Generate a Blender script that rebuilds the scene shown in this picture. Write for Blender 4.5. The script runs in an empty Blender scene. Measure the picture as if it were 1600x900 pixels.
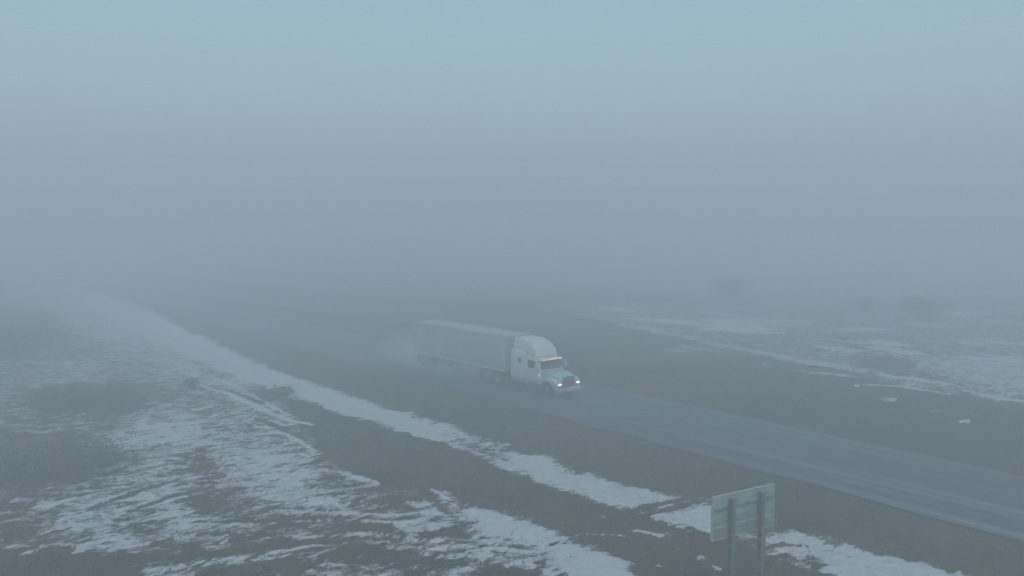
import bpy, bmesh, math, random
import numpy as np
from mathutils import Vector, Matrix

random.seed(7)
S = bpy.context.scene
COL = S.collection

# ------------------------------------------------------------------ camera
TH = math.radians(39.0)
PITCH = math.atan(90 / 1250)
cam = bpy.data.cameras.new('camera')
cam.sensor_width = 36.0
cam.lens = 36.0 * 1250 / 1600
cam.clip_start = 0.1
cam.clip_end = 6000
camo = bpy.data.objects.new('camera', cam)
COL.objects.link(camo)
camo.location = (0, 0, 12.3)
camo.rotation_euler = (math.radians(90) - PITCH, 0, -TH)
S.camera = camo

# ------------------------------------------------------------------ sky, sun, exposure
SUN_EL, SUN_AZ = math.radians(52), math.radians(215)      # azimuth clockwise from +y
w = bpy.data.worlds.new('World')
S.world = w
w.use_nodes = True
nt = w.node_tree
nt.nodes.clear()
sky = nt.nodes.new('ShaderNodeTexSky')
sky.sky_type = 'NISHITA'
sky.sun_disc = False
sky.sun_elevation = SUN_EL
sky.sun_rotation = SUN_AZ
sky.air_density = 1.0
sky.dust_density = 2.0
sky.ozone_density = 1.5
hsv = nt.nodes.new('ShaderNodeHueSaturation')            # overcast: the blue of the clear sky mostly greyed out
hsv.inputs['Saturation'].default_value = 1.0
bg = nt.nodes.new('ShaderNodeBackground')
bg.inputs['Strength'].default_value = 0.15
wo = nt.nodes.new('ShaderNodeOutputWorld')
nt.links.new(sky.outputs[0], hsv.inputs['Color'])
tint = nt.nodes.new('ShaderNodeMix')                      # cloud layer: slightly greener and less violet than clear sky
tint.data_type = 'RGBA'
tint.blend_type = 'MULTIPLY'
tint.inputs[0].default_value = 1
tint.inputs[7].default_value = (.945, 1.025, .87, 1)
nt.links.new(hsv.outputs[0], tint.inputs[6])
nt.links.new(tint.outputs[2], bg.inputs['Color'])
nt.links.new(bg.outputs[0], wo.inputs['Surface'])

sun = bpy.data.lights.new('sun', 'SUN')
sun.energy = 1.0
sun.angle = math.radians(50)
sun.color = (.92, 1.0, 1.0)
suno = bpy.data.objects.new('sun', sun)
COL.objects.link(suno)
suno.location = (0, 0, 60)
d = Vector((math.sin(SUN_AZ) * math.cos(SUN_EL), math.cos(SUN_AZ) * math.cos(SUN_EL), math.sin(SUN_EL)))
suno.rotation_euler = d.to_track_quat('Z', 'Y').to_euler()

S.view_settings.view_transform = 'Standard'
S.view_settings.look = 'None'
S.view_settings.gamma = 1
S.view_settings.use_curve_mapping = False
S.view_settings.exposure = 0.46
S.render.engine = 'CYCLES'
S.cycles.use_denoising = True
S.cycles.volume_bounces = 2
S.cycles.max_bounces = 6
S.cycles.diffuse_bounces = 2
S.cycles.glossy_bounces = 2
S.render.filter_size = 3.5          # the soft lens of a traffic camera

# ------------------------------------------------------------------ helpers
def tag(o, label=None, cat=None, group=None, kind=None):
    for k, v in (('label', label), ('category', cat), ('group', group), ('kind', kind)):
        if v:
            o[k] = v
    return o

def empty(name, loc=(0, 0, 0), rz=0):
    o = bpy.data.objects.new(name, None)
    COL.objects.link(o)
    o.location = loc
    o.rotation_euler = (0, 0, rz)
    o.empty_display_size = .3
    return o

def mat(name, col, rough=.6, metal=0, emit=None, es=0, noise=0, nscale=4, coat=0, dirt=None, dirt_h=1.5):
    m = bpy.data.materials.new(name)
    m.use_nodes = True
    t = m.node_tree
    b = t.nodes['Principled BSDF']
    b.inputs['Base Color'].default_value = (*col, 1)
    b.inputs['Roughness'].default_value = rough
    b.inputs['Metallic'].default_value = metal
    b.inputs['Coat Weight'].default_value = coat
    if emit:
        b.inputs['Emission Color'].default_value = (*emit, 1)
        b.inputs['Emission Strength'].default_value = es
    if noise:
        tc = t.nodes.new('ShaderNodeTexCoord')
        n = t.nodes.new('ShaderNodeTexNoise')
        n.inputs['Scale'].default_value = nscale
        n.inputs['Detail'].default_value = 6
        r = t.nodes.new('ShaderNodeMapRange')
        r.inputs['From Min'].default_value = .3
        r.inputs['From Max'].default_value = .7
        r.inputs['To Min'].default_value = 1 - noise
        r.inputs['To Max'].default_value = 1 + noise
        mx = t.nodes.new('ShaderNodeMix')
        mx.data_type = 'RGBA'
        mx.blend_type = 'MULTIPLY'
        mx.inputs[0].default_value = 1
        mx.inputs[6].default_value = (*col, 1)
        t.links.new(tc.outputs['Object'], n.inputs['Vector'])
        t.links.new(n.outputs['Fac'], r.inputs['Value'])
        t.links.new(r.outputs[0], mx.inputs[7])
        last = mx.outputs[2]
        if dirt:
            sp = t.nodes.new('ShaderNodeSeparateXYZ')
            t.links.new(tc.outputs['Object'], sp.inputs[0])
            dr = t.nodes.new('ShaderNodeMapRange')      # road spray that sits on the lower panels
            dr.inputs['From Min'].default_value = dirt_h
            dr.inputs['From Max'].default_value = .5
            ma = t.nodes.new('ShaderNodeMath'); ma.operation = 'ADD'
            mm = t.nodes.new('ShaderNodeMath'); mm.operation = 'MULTIPLY'; mm.inputs[1].default_value = -1.6
            t.links.new(n.outputs['Fac'], mm.inputs[0])
            t.links.new(sp.outputs['Z'], ma.inputs[0])
            t.links.new(mm.outputs[0], ma.inputs[1])
            m2 = t.nodes.new('ShaderNodeMath'); m2.operation = 'ADD'; m2.inputs[1].default_value = .8
            t.links.new(ma.outputs[0], m2.inputs[0])
            t.links.new(m2.outputs[0], dr.inputs['Value'])
            dm = t.nodes.new('ShaderNodeMix'); dm.data_type = 'RGBA'
            dm.inputs[7].default_value = (*dirt, 1)
            t.links.new(dr.outputs[0], dm.inputs[0])
            t.links.new(last, dm.inputs[6])
            last = dm.outputs[2]
        t.links.new(last, b.inputs['Base Color'])
    return m

class MB:
    """collects shapes, then links them as ONE mesh object"""
    def __init__(s):
        s.bm = bmesh.new()
    def box(s, c, d, bev=0, seg=2, rot=None):
        r = bmesh.ops.create_cube(s.bm, size=1)
        vs = r['verts']
        bmesh.ops.scale(s.bm, vec=d, verts=vs)
        if bev:
            es = list({e for v in vs for e in v.link_edges})
            q = bmesh.ops.bevel(s.bm, geom=es, offset=bev, segments=seg, affect='EDGES', profile=.5)
            vs = list({v for f in q['faces'] for v in f.verts} | {v for v in vs if v.is_valid})
        if rot:
            bmesh.ops.rotate(s.bm, cent=(0, 0, 0), matrix=rot, verts=vs)
        bmesh.ops.translate(s.bm, vec=c, verts=vs)
        return s
    def cyl(s, c, r, L, axis='X', n=24, r2=None, bev=0):
        q = bmesh.ops.create_cone(s.bm, cap_ends=True, segments=n, radius1=r, radius2=r if r2 is None else r2, depth=L)
        vs = q['verts']
        if axis == 'X':
            M = Matrix.Rotation(math.pi / 2, 3, 'Y')
        elif axis == 'Y':
            M = Matrix.Rotation(math.pi / 2, 3, 'X')
        else:
            M = Matrix.Identity(3)
        bmesh.ops.rotate(s.bm, cent=(0, 0, 0), matrix=M, verts=vs)
        if bev:
            es = [e for e in {e for v in vs for e in v.link_edges} if any(len(f.verts) > 4 for f in e.link_faces)]
            q = bmesh.ops.bevel(s.bm, geom=es, offset=bev, segments=3, affect='EDGES', profile=.5)
            vs = list({v for f in q['faces'] for v in f.verts} | {v for v in vs if v.is_valid})
        bmesh.ops.translate(s.bm, vec=c, verts=vs)
        return s
    def ring(s, c, r0, r1, L, n=36):
        """a tyre-like ring about the X axis with rounded shoulders"""
        prof = [(-L/2, r0), (-L/2, r1 - .05), (-L/2 + .035, r1 - .01), (-L/4, r1), (L/4, r1), (L/2 - .035, r1 - .01), (L/2, r1 - .05), (L/2, r0)]
        rings = []
        for i in range(n):
            a = 2 * math.pi * i / n
            rings.append([s.bm.verts.new((c[0] + p[0], c[1] + p[1] * math.cos(a), c[2] + p[1] * math.sin(a))) for p in prof])
        for i in range(n):
            A, B = rings[i], rings[(i + 1) % n]
            for k in range(len(prof)):
                k2 = (k + 1) % len(prof)
                s.bm.faces.new((A[k], A[k2], B[k2], B[k]))
        return s
    def prism(s, pts, x0, x1, bev=0, taper=None, seg=3):
        """side profile (y, z) extruded from x0 to x1; taper(y, z) scales the half width about the middle"""
        mid, hw = (x0 + x1) / 2, abs(x1 - x0) / 2
        A = []; B = []
        for y, z in pts:
            k = taper(y, z) if taper else 1
            A.append(s.bm.verts.new((mid - hw * k, y, z)))
            B.append(s.bm.verts.new((mid + hw * k, y, z)))
        fs = [s.bm.faces.new(A[::-1]), s.bm.faces.new(B)]
        n = len(pts)
        for i in range(n):
            fs.append(s.bm.faces.new((A[i], A[(i + 1) % n], B[(i + 1) % n], B[i])))
        bmesh.ops.recalc_face_normals(s.bm, faces=fs)
        if bev:
            es = list({e for f in fs for e in f.edges})
            bmesh.ops.bevel(s.bm, geom=es, offset=bev, segments=seg, affect='EDGES', profile=.5)
        return s
    def tube(s, pts, r, n=8):
        for a, b in zip(pts, pts[1:]):
            a, b = Vector(a), Vector(b)
            L = (b - a).length
            q = bmesh.ops.create_cone(s.bm, cap_ends=True, segments=n, radius1=r, radius2=r, depth=L)
            M = (b - a).to_track_quat('Z', 'Y').to_matrix()
            bmesh.ops.rotate(s.bm, cent=(0, 0, 0), matrix=M, verts=q['verts'])
            bmesh.ops.translate(s.bm, vec=(a + b) / 2, verts=q['verts'])
        return s
    def quad(s, *p):
        s.bm.faces.new([s.bm.verts.new(q) for q in p])
        return s
    def build(s, name, m, parent=None, smooth=True, origin=None):
        me = bpy.data.meshes.new(name)
        if origin:
            bmesh.ops.translate(s.bm, vec=-Vector(origin), verts=s.bm.verts)
        s.bm.to_mesh(me)
        s.bm.free()
        me.materials.append(m)
        if smooth:
            me.shade_smooth()
            try:
                me.set_sharp_from_angle(angle=math.radians(35))
            except Exception:
                pass
        o = bpy.data.objects.new(name, me)
        COL.objects.link(o)
        if parent:
            o.parent = parent
        if origin:
            o.location = origin
        return o

# value noise on the ground plane, used for relief and for the ragged edges of the snow
_rng = np.random.RandomState(11)
_T = _rng.rand(256, 256)
def vnoise(x, y):
    xi = np.floor(x).astype(int); yi = np.floor(y).astype(int)
    fx = x - xi; fy = y - yi
    fx = fx * fx * (3 - 2 * fx); fy = fy * fy * (3 - 2 * fy)
    g = lambda a, b: _T[a & 255, b & 255]
    return (g(xi, yi) * (1 - fx) + g(xi + 1, yi) * fx) * (1 - fy) + (g(xi, yi + 1) * (1 - fx) + g(xi + 1, yi + 1) * fx) * fy
def fbm(x, y, o=4):
    s = 0; a = .5; t = 0
    for k in range(o):
        s = s + a * vnoise(x * 2 ** k + 17.3 * k, y * 2 ** k + 5.1 * k); t += a; a *= .55
    return s / t

# ------------------------------------------------------------------ where snow lies, in metres on the ground
# (share covered, softness of the edge, raggedness of the edge, outline)
SNOW = [
    (0.62, 12, 6, [(-148.4, 1776.3), (1768.3, 224.1), (192.4, 23.8), (131.4, 73.2), (122.0, 109.4), (109.0, 159.1), (124.0, 260.0), (49.1, 207.6), (-16.7, 193.2)]),
    (0.5, 3, 2, [(1.2, 246.5), (53.5, 239.6), (38.1, 110.0), (26.4, 65.7), (22.9, 51.5), (18.0, 34.0), (16.5, 26.9), (10.9, 23.2), (-0.3, 32.3)]),
    (0.36, 2.5, 2, [(-0.3, 35.9), (-0.2, 45.3), (5.6, 40.6), (7.0, 33.8), (12.0, 30.2), (17.6, 29.8), (17.3, 25.4), (14.9, 18.4)]),
    (0.7, 3, 2, [(36.5, 466.4), (64.4, 388.7), (34.5, 124.0), (26.0, 79.0), (22.9, 51.5), (21.9, 46.4), (20.7, 49.5), (20.3, 62.0), (19.3, 82.6), (19.8, 148.6)]),
    (0.62, 2, 1.5, [(12.3, 85.9), (18.4, 83.4), (15.0, 69.6), (10.6, 71.5)]),
    (0.64, 2, 1.5, [(10.5, 50.6), (15.6, 58.5), (20.4, 50.9), (19.3, 43.5), (15.8, 32.3), (14.0, 33.7), (12.5, 38.5), (10.7, 35.4), (8.7, 38.1)]),
    (0.8, 1.2, 1, [(10.6, 50.5), (14.8, 55.4), (15.3, 46.8), (11.1, 48.3)]),
    (0.82, 1.2, 1, [(15.4, 44.9), (17.9, 42.9), (16.0, 32.7), (14.6, 34.4), (14.4, 39.5)]),
    (0.86, 1.0, 1, [(9.1, 40.0), (11.1, 37.8), (11.3, 34.9), (10.5, 31.0), (9.2, 31.6), (8.9, 34.9)]),
    (0.84, 0.8, 0.8, [(6.7, 34.8), (8.1, 34.2), (7.8, 32.1), (6.5, 32.9)]),
    (0.72, 1, 1, [(5.9, 40.3), (8.2, 40.7), (8.3, 36.3), (5.9, 35.5)]),
    (0.12, 2.5, 1.5, [(11.8, 155.0), (20.4, 135.3), (16.1, 102.8), (10.7, 89.6), (5.9, 93.5)]),
    (0.2, 1.6, 2.2, [(9.7, 69.9), (13.2, 71.0), (16.8, 68.1), (15.9, 61.0), (12.7, 58.3), (9.2, 62.4)]),
    (0.14, 1.8, 2.2, [(3.4, 56.4), (7.5, 53.9), (9.7, 49.5), (10.7, 47.8), (8.1, 44.6), (5.1, 44.5), (2.7, 46.4)]),
    (0.2, 0.8, 0.8, [(11.2, 38.3), (12.1, 36.9), (11.7, 34.5), (10.4, 34.6)]),
    (0.25, 0.8, 0.8, [(14.2, 45.8), (14.1, 41.9), (12.9, 40.7), (12.9, 43.7)]),
    (0.1, 0.8, 0.8, [(2.7, 37.3), (4.6, 34.1), (6.9, 31.5), (8.8, 29.6), (6.5, 29.1), (2.3, 32.5)]),
    (0.62, 0.6, 0.6, [(7.1, 30.6), (8.4, 30.3), (9.0, 28.0), (7.1, 28.0)]),
    (0.66, 0.5, 0.5, [(12.2, 26.1), (13.7, 26.0), (14.4, 24.4), (13.1, 23.1), (11.6, 24.7)]),
    (0.0, 2.0, 0.6, [(38.2, 148.7), (117.3, 301.6), (101.8, 165.0), (81.6, 85.7), (73.6, 56.3), (64.2, 33.3), (62.0, 27.6), (61.6, 20.0), (59.1, 9.5), (31.3, 4.8), (31.2, 10.7), (30.1, 16.5), (29.7, 24.1), (28.6, 29.9), (28.3, 46.1), (27.8, 64.9), (30.6, 99.7)]),
    (0.0, 0.7, 0.5, [(23.5, 56.0), (24.9, 50.5), (25.1, 43.9), (26.2, 35.8), (25.5, 27.6), (25.8, 24.1), (27.0, 19.8), (26.7, 15.6), (26.7, 13.8), (22.2, 12.0), (20.5, 18.8), (21.6, 20.5), (21.0, 23.5), (20.5, 28.0), (20.7, 30.8), (18.7, 35.3), (19.9, 41.3)]),
    (0.25, 0.8, 0.5, [(25.9, 23.8), (27.0, 19.8), (23.9, 17.2), (23.0, 18.6), (24.4, 21.7)]),
    (1.0, 0.6, 0.95, [(36.2, 178.8), (32.1, 115.5), (29.0, 76.9), (28.1, 65.5), (28.3, 54.2), (28.5, 46.4), (28.4, 38.8), (28.7, 35.4), (28.8, 32.8), (28.6, 29.9), (28.8, 27.4), (28.9, 25.7), (29.6, 23.9), (29.9, 22.7), (27.4, 23.8), (25.9, 24.2), (25.6, 25.5), (25.4, 27.5), (25.8, 31.9), (26.0, 35.5), (25.5, 38.0), (25.1, 40.8), (25.1, 43.9), (25.0, 48.0), (24.9, 52.6), (24.3, 58.0), (24.4, 66.2), (24.9, 81.2), (25.4, 108.4), (29.2, 159.6)]),
    (0.62, 0.4, 0.5, [(27.4, 40.7), (28.4, 35.7), (26.9, 33.2), (26.3, 34.7), (26.0, 38.7)]),
    (1.05, 0.35, 0.5, [(26.2, 22.8), (28.0, 23.0), (29.2, 22.2), (29.5, 21.0), (28.0, 19.7), (26.8, 20.0), (26.3, 21.3)]),
    (1.0, 0.45, 0.7, [(27.4, 19.5), (28.5, 18.4), (29.8, 18.0), (30.2, 16.9), (29.6, 16.2), (30.1, 15.3), (30.4, 14.0), (30.4, 12.8), (30.6, 11.8), (30.8, 9.8), (30.4, 7.8), (26.5, 10.1), (27.2, 14.1), (27.7, 16.1), (27.9, 18.0)]),
    (0.55, 0.3, 0.4, [(26.0, 23.8), (29.7, 22.6), (29.5, 22.0), (26.8, 22.7)]),
    (0.98, 0.6, 0.8, [(20.8, 30.8), (20.9, 28.8), (21.0, 26.4), (21.2, 24.0), (21.5, 22.1), (21.7, 20.4), (21.4, 19.1), (20.4, 17.3), (18.5, 18.7), (19.1, 20.7), (19.4, 22.0), (19.3, 23.8), (19.4, 26.4), (19.7, 28.1)]),
    (0.8, 0.2, 0.3, [(16.7, 28.6), (17.6, 28.6), (18.9, 27.2), (18.8, 26.7), (16.7, 27.2)]),
    (0.66, 0.2, 0.3, [(18.6, 30.5), (19.4, 30.1), (19.4, 28.4), (19.1, 27.1), (18.4, 28.9)]),
    (0.6, 0.4, 0.4, [(16.3, 27.5), (19.7, 24.3), (19.7, 22.0), (17.8, 22.8), (16.0, 25.7)]),
    (0.7, 0.3, 0.4, [(17.7, 23.4), (19.0, 22.6), (19.2, 20.8), (18.2, 19.0), (17.3, 20.0), (18.5, 21.0), (17.8, 22.3)]),
    (0.66, 0.3, 0.4, [(15.6, 23.7), (17.0, 23.3), (16.0, 21.1), (14.3, 22.2)]),
    (0.0, 0.3, 0.3, [(17.4, 22.4), (18.6, 21.9), (18.1, 20.7), (16.9, 19.5), (15.6, 20.5)]),
    (0.66, 0.25, 0.3, [(18.4, 37.0), (18.9, 36.6), (19.0, 33.8), (18.5, 33.6), (18.1, 35.2)]),
    (0.6, 0.25, 0.3, [(18.8, 43.9), (19.2, 43.2), (19.2, 41.3), (18.7, 41.2)]),
    (0.1, 0.8, 0.5, [(23.1, 60.6), (24.6, 59.8), (23.2, 55.3), (21.6, 55.6)]),
    (0.55, 4, 2, [(85.9, 97.8), (105.5, 97.6), (122.7, 80.3), (141.9, 64.8), (152.4, 41.2), (91.2, 24.4), (81.5, 36.4), (67.4, 34.7), (71.6, 46.7), (76.0, 68.1), (78.6, 82.5)]),
    (0.8, 1.2, 1.2, [(81.6, 85.7), (78.4, 72.5), (74.7, 58.9), (70.8, 46.2), (68.7, 35.3), (66.2, 34.0), (66.5, 40.6), (70.5, 52.2), (73.6, 65.9)]),
    (0.74, 2.5, 1.8, [(79.4, 36.0), (85.6, 32.6), (88.3, 26.8), (83.4, 17.8), (68.4, 14.5), (65.8, 21.5), (63.6, 22.4), (67.9, 26.7), (72.8, 32.4)]),
    (0.62, 1.2, 1, [(67.6, 34.5), (68.0, 30.3), (66.5, 26.2), (63.5, 26.3), (63.7, 30.9)]),
    (0.28, 1.2, 1, [(75.9, 39.4), (77.8, 35.3), (69.8, 32.7), (69.2, 35.3)]),
    (0.72, 1, 1, [(93.5, 69.4), (101.8, 58.5), (93.1, 54.3), (86.5, 63.2)]),
    (0.72, 0.8, 0.6, [(65.0, 55.5), (66.6, 52.4), (64.1, 50.5), (62.8, 53.2)]),
    (0.6, 0.8, 0.6, [(63.9, 43.7), (64.7, 41.2), (62.4, 40.0), (61.9, 41.7)]),
    (0.8, 0.2, 0.2, [(58.5, 28.6), (58.8, 27.4), (57.4, 26.9), (56.9, 27.5)]),
    (0.64, 0.3, 0.2, [(56.5, 24.6), (57.5, 23.4), (56.4, 23.0), (55.5, 24.0)]),
    (0.55, 2, 1, [(87.1, 234.2), (80.3, 182.4), (68.2, 127.8), (61.5, 99.7), (59.6, 100.1), (66.5, 134.4), (75.5, 202.9)]),
    (0, 0.1, 0.12, [(7.3, 39.1), (10.1, 40.5), (12.5, 41.2), (13.5, 41.1), (13.5, 40.8), (12.3, 40.6), (10.0, 39.9), (7.3, 38.9)]),
    (0, 0.1, 0.12, [(8.5, 37.3), (10.7, 38.4), (12.5, 38.5), (12.5, 38.4), (10.6, 37.9), (8.5, 37.1)]),
    (0.95, 0.1, 0.12, [(4.1, 40.6), (6.1, 40.6), (7.9, 40.8), (7.9, 40.6), (6.0, 40.2), (4.1, 40.5)]),
    (0.85, 0.1, 0.12, [(4.0, 39.4), (5.4, 39.3), (6.6, 39.1), (6.6, 39.0), (5.3, 39.1), (4.0, 39.3)]),
    (0.95, 0.1, 0.12, [(9.5, 39.7), (12.1, 41.0), (13.3, 40.8), (13.2, 40.7), (12.0, 40.6), (9.5, 39.6)]),
    (0.95, 0.1, 0.12, [(5.3, 37.2), (6.2, 37.1), (7.1, 36.5), (7.0, 36.3), (6.1, 36.7), (5.3, 37.0)]),
    (0.95, 0.1, 0.12, [(3.6, 36.0), (4.0, 36.2), (4.4, 36.0), (4.4, 35.8), (4.0, 35.8), (3.6, 35.8)]),
    (0.95, 0.1, 0.12, [(4.0, 34.5), (4.3, 34.8), (4.6, 34.8), (4.6, 34.7), (4.3, 34.5), (4.0, 34.4)]),
    (0.95, 0.1, 0.12, [(5.6, 33.5), (6.1, 34.0), (6.4, 34.0), (6.3, 33.8), (6.0, 33.6), (5.6, 33.4)]),
    (0.9, 0.1, 0.12, [(4.8, 35.2), (5.6, 34.9), (6.5, 33.6), (6.5, 33.5), (5.6, 34.6), (4.7, 35.1)]),
    (0, 0.1, 0.12, [(7.2, 31.7), (9.8, 30.3), (12.9, 29.3), (15.8, 27.7), (15.8, 27.6), (12.8, 29.0), (9.7, 30.0), (7.2, 31.6)]),
    (0.95, 0.1, 0.12, [(8.1, 30.2), (10.6, 29.2), (13.4, 28.5), (16.1, 27.2), (16.0, 27.1), (13.3, 28.4), (10.5, 29.0), (8.1, 30.1)]),
    (0.9, 0.1, 0.12, [(7.1, 30.5), (9.2, 29.4), (12.2, 28.2), (14.6, 27.5), (14.5, 27.5), (12.1, 28.1), (9.2, 29.2), (7.1, 30.4)]),
    (0.95, 0.1, 0.12, [(10.4, 32.8), (12.8, 32.1), (15.0, 30.7), (15.0, 30.7), (12.7, 31.9), (10.3, 32.8)]),
    (0, 0.1, 0.12, [(9.5, 34.3), (11.5, 33.1), (13.5, 31.7), (13.4, 31.6), (11.4, 32.8), (9.5, 34.2)]),
    (0.95, 0.1, 0.12, [(13.7, 33.0), (15.4, 31.5), (17.0, 29.9), (19.2, 28.2), (19.2, 28.1), (16.9, 29.6), (15.3, 31.3), (13.7, 32.9)]),
    (0.9, 0.1, 0.12, [(12.7, 29.9), (15.2, 28.8), (16.7, 27.2), (16.7, 27.2), (15.1, 28.6), (12.6, 29.8)]),
    (0.9, 0.1, 0.12, [(14.7, 27.9), (17.7, 25.9), (19.9, 23.4), (19.9, 23.3), (17.6, 25.8), (14.7, 27.8)]),
    (0.9, 0.1, 0.12, [(15.2, 26.7), (17.7, 25.1), (19.9, 22.2), (19.9, 22.2), (17.6, 24.9), (15.2, 26.7)]),
    (0.9, 0.1, 0.12, [(16.5, 24.7), (18.0, 23.8), (18.4, 22.8), (18.4, 22.7), (17.8, 23.6), (16.5, 24.6)]),
    (0.95, 0.1, 0.12, [(15.9, 29.8), (17.4, 28.4), (19.2, 28.6), (19.1, 28.5), (17.3, 28.1), (15.8, 29.7)]),
    (0.95, 0.1, 0.12, [(18.7, 30.3), (19.4, 30.1), (19.1, 28.5), (19.0, 28.4), (19.2, 29.7), (18.6, 30.1)]),
    (0.95, 0.1, 0.12, [(17.6, 29.5), (18.8, 29.0), (19.4, 28.2), (19.4, 28.1), (18.6, 28.8), (17.6, 29.4)]),
    (0.95, 0.1, 0.12, [(20.5, 31.6), (20.4, 29.9), (20.0, 28.2), (19.9, 28.1), (20.2, 29.6), (20.4, 31.4)]),
    (0.95, 0.1, 0.12, [(19.7, 27.0), (20.8, 26.8), (21.0, 26.0), (21.0, 25.9), (20.6, 26.6), (19.7, 26.9)]),
    (0.95, 0.1, 0.12, [(20.0, 28.3), (20.3, 27.8), (20.7, 28.1), (20.7, 28.0), (20.2, 27.6), (20.0, 28.2)]),
    (0.95, 0.1, 0.12, [(19.8, 26.1), (20.4, 25.7), (20.6, 24.9), (20.5, 24.9), (20.3, 25.5), (19.7, 26.1)]),
    (0, 0.1, 0.12, [(15.8, 26.7), (18.1, 26.9), (19.8, 26.9), (19.8, 26.8), (17.9, 26.7), (15.7, 26.6)]),
    (0, 0.1, 0.12, [(20.5, 22.9), (22.2, 22.1), (23.3, 21.1), (23.2, 21.0), (22.0, 21.9), (20.4, 22.8)]),
    (0.95, 0.1, 0.12, [(21.8, 22.9), (23.1, 22.0), (23.4, 21.4), (23.4, 21.3), (23.0, 21.8), (21.8, 22.8)]),
    (0.95, 0.1, 0.12, [(23.8, 23.9), (24.2, 23.7), (24.2, 23.1), (24.1, 23.0), (23.9, 23.4), (23.7, 23.8)]),
    (0.9, 0.1, 0.12, [(24.0, 22.8), (24.7, 22.5), (24.6, 22.4), (23.9, 22.7)]),
    (0.95, 0.1, 0.12, [(21.7, 19.3), (22.3, 19.2), (22.6, 18.6), (22.5, 18.6), (22.1, 19.0), (21.7, 19.3)]),
    (0.9, 0.1, 0.12, [(24.3, 18.7), (24.6, 18.5), (24.5, 18.4), (24.2, 18.6)]),
    (0.9, 0.1, 0.12, [(24.0, 18.0), (24.2, 17.7), (23.9, 17.1), (23.8, 17.1), (23.9, 17.5), (23.9, 17.9)]),
    (0.9, 0.1, 0.12, [(23.9, 22.0), (24.5, 21.6), (24.7, 20.9), (24.6, 20.9), (24.2, 21.4), (23.8, 21.9)]),
    (0.9, 0.1, 0.12, [(24.3, 19.9), (24.2, 18.9), (24.1, 18.9), (24.2, 19.9)]),
    (0, 0.1, 0.12, [(26.1, 23.8), (28.0, 23.8), (30.1, 23.2), (30.0, 23.1), (27.7, 23.5), (26.0, 23.7)]),
    (0, 0.1, 0.12, [(25.8, 22.8), (27.5, 22.9), (28.2, 22.8), (28.1, 22.7), (27.1, 22.7), (25.6, 22.7)]),
    (0, 0.1, 0.12, [(27.2, 18.0), (28.3, 17.7), (29.1, 16.9), (29.1, 16.8), (28.1, 17.5), (27.1, 17.9)]),
    (1.0, 0.1, 0.12, [(17.9, 37.5), (18.5, 36.2), (19.0, 33.8), (18.9, 33.7), (18.3, 35.8), (17.8, 37.4)]),
    (0.9, 0.1, 0.12, [(17.7, 35.8), (18.6, 35.7), (18.7, 34.6), (18.6, 34.5), (18.4, 35.4), (17.7, 35.7)]),
    (0.95, 0.1, 0.12, [(20.3, 66.4), (21.1, 58.7), (21.2, 50.6), (21.8, 46.9), (21.6, 46.5), (20.7, 49.4), (20.6, 57.1), (20.1, 65.7)]),
    (0.1, 0.1, 0.12, [(20.8, 63.5), (21.6, 58.6), (22.3, 52.1), (22.2, 51.8), (21.2, 57.5), (20.7, 63.0)]),
    (0.95, 0.1, 0.12, [(22.7, 67.4), (22.1, 57.5), (21.8, 48.9), (21.7, 48.6), (21.8, 56.6), (22.5, 67.0)]),
    (0.1, 0.1, 0.12, [(19.5, 50.7), (20.0, 47.9), (19.7, 43.4), (19.6, 43.1), (19.6, 46.9), (19.3, 50.4)]),
    (0.95, 0.1, 0.12, [(19.0, 47.4), (19.5, 45.7), (19.1, 41.3), (19.0, 41.1), (19.2, 45.0), (18.9, 47.1)]),
    (0.95, 0.1, 0.12, [(18.8, 51.2), (18.7, 48.7), (19.6, 47.7), (19.5, 47.5), (18.5, 48.1), (18.7, 51.0)]),
    (0.72, 0.1, 0.12, [(61.7, 32.0), (63.7, 28.8), (63.3, 24.9), (63.0, 24.7), (62.6, 28.3), (61.4, 31.8)]),
    (0.66, 0.1, 0.12, [(63.2, 39.2), (63.8, 36.0), (64.4, 33.4), (64.0, 33.2), (62.7, 35.3), (62.8, 39.0)]),
    (0.6, 0.1, 0.12, [(67.7, 55.1), (68.4, 50.7), (67.0, 46.5), (66.4, 46.1), (66.6, 49.3), (67.0, 54.6)]),
    (0.9, 0.1, 0.12, [(66.7, 32.3), (67.2, 29.4), (67.0, 26.3), (66.6, 26.2), (66.1, 28.9), (66.3, 32.1)]),
    (0.95, 0.1, 0.12, [(65.4, 25.7), (65.0, 22.9), (65.3, 20.5), (64.8, 20.3), (63.8, 22.4), (65.0, 25.5)]),
    (0.85, 0.35, 0.5, [(98.4, 77.4), (99.4, 73.9), (98.8, 69.3), (97.7, 68.5), (96.1, 71.4), (97.2, 76.4)]),
    (0.2, 0.35, 0.5, [(82.6, 81.0), (83.9, 78.2), (83.5, 74.2), (82.5, 73.2), (80.9, 75.5), (81.5, 80.0)]),
    (0.2, 0.35, 0.5, [(101.8, 58.6), (102.9, 56.7), (102.0, 53.8), (100.7, 53.1), (99.3, 54.7), (100.6, 57.9)]),
    (0.9, 0.35, 0.5, [(141.2, 51.9), (142.2, 48.0), (138.9, 42.9), (136.2, 42.0), (134.2, 45.2), (138.2, 50.8)]),
    (0.9, 0.35, 0.5, [(84.8, 69.6), (86.0, 65.7), (85.9, 61.2), (85.1, 60.6), (83.5, 63.8), (83.9, 68.9)]),
    (0.85, 0.35, 0.5, [(85.1, 45.5), (86.1, 43.0), (85.9, 40.1), (85.1, 39.7), (83.7, 41.8), (84.2, 45.0)]),
    (0.9, 0.35, 0.5, [(83.9, 63.0), (85.0, 58.7), (85.2, 54.1), (84.5, 53.7), (82.9, 57.2), (83.2, 62.4)]),
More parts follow.
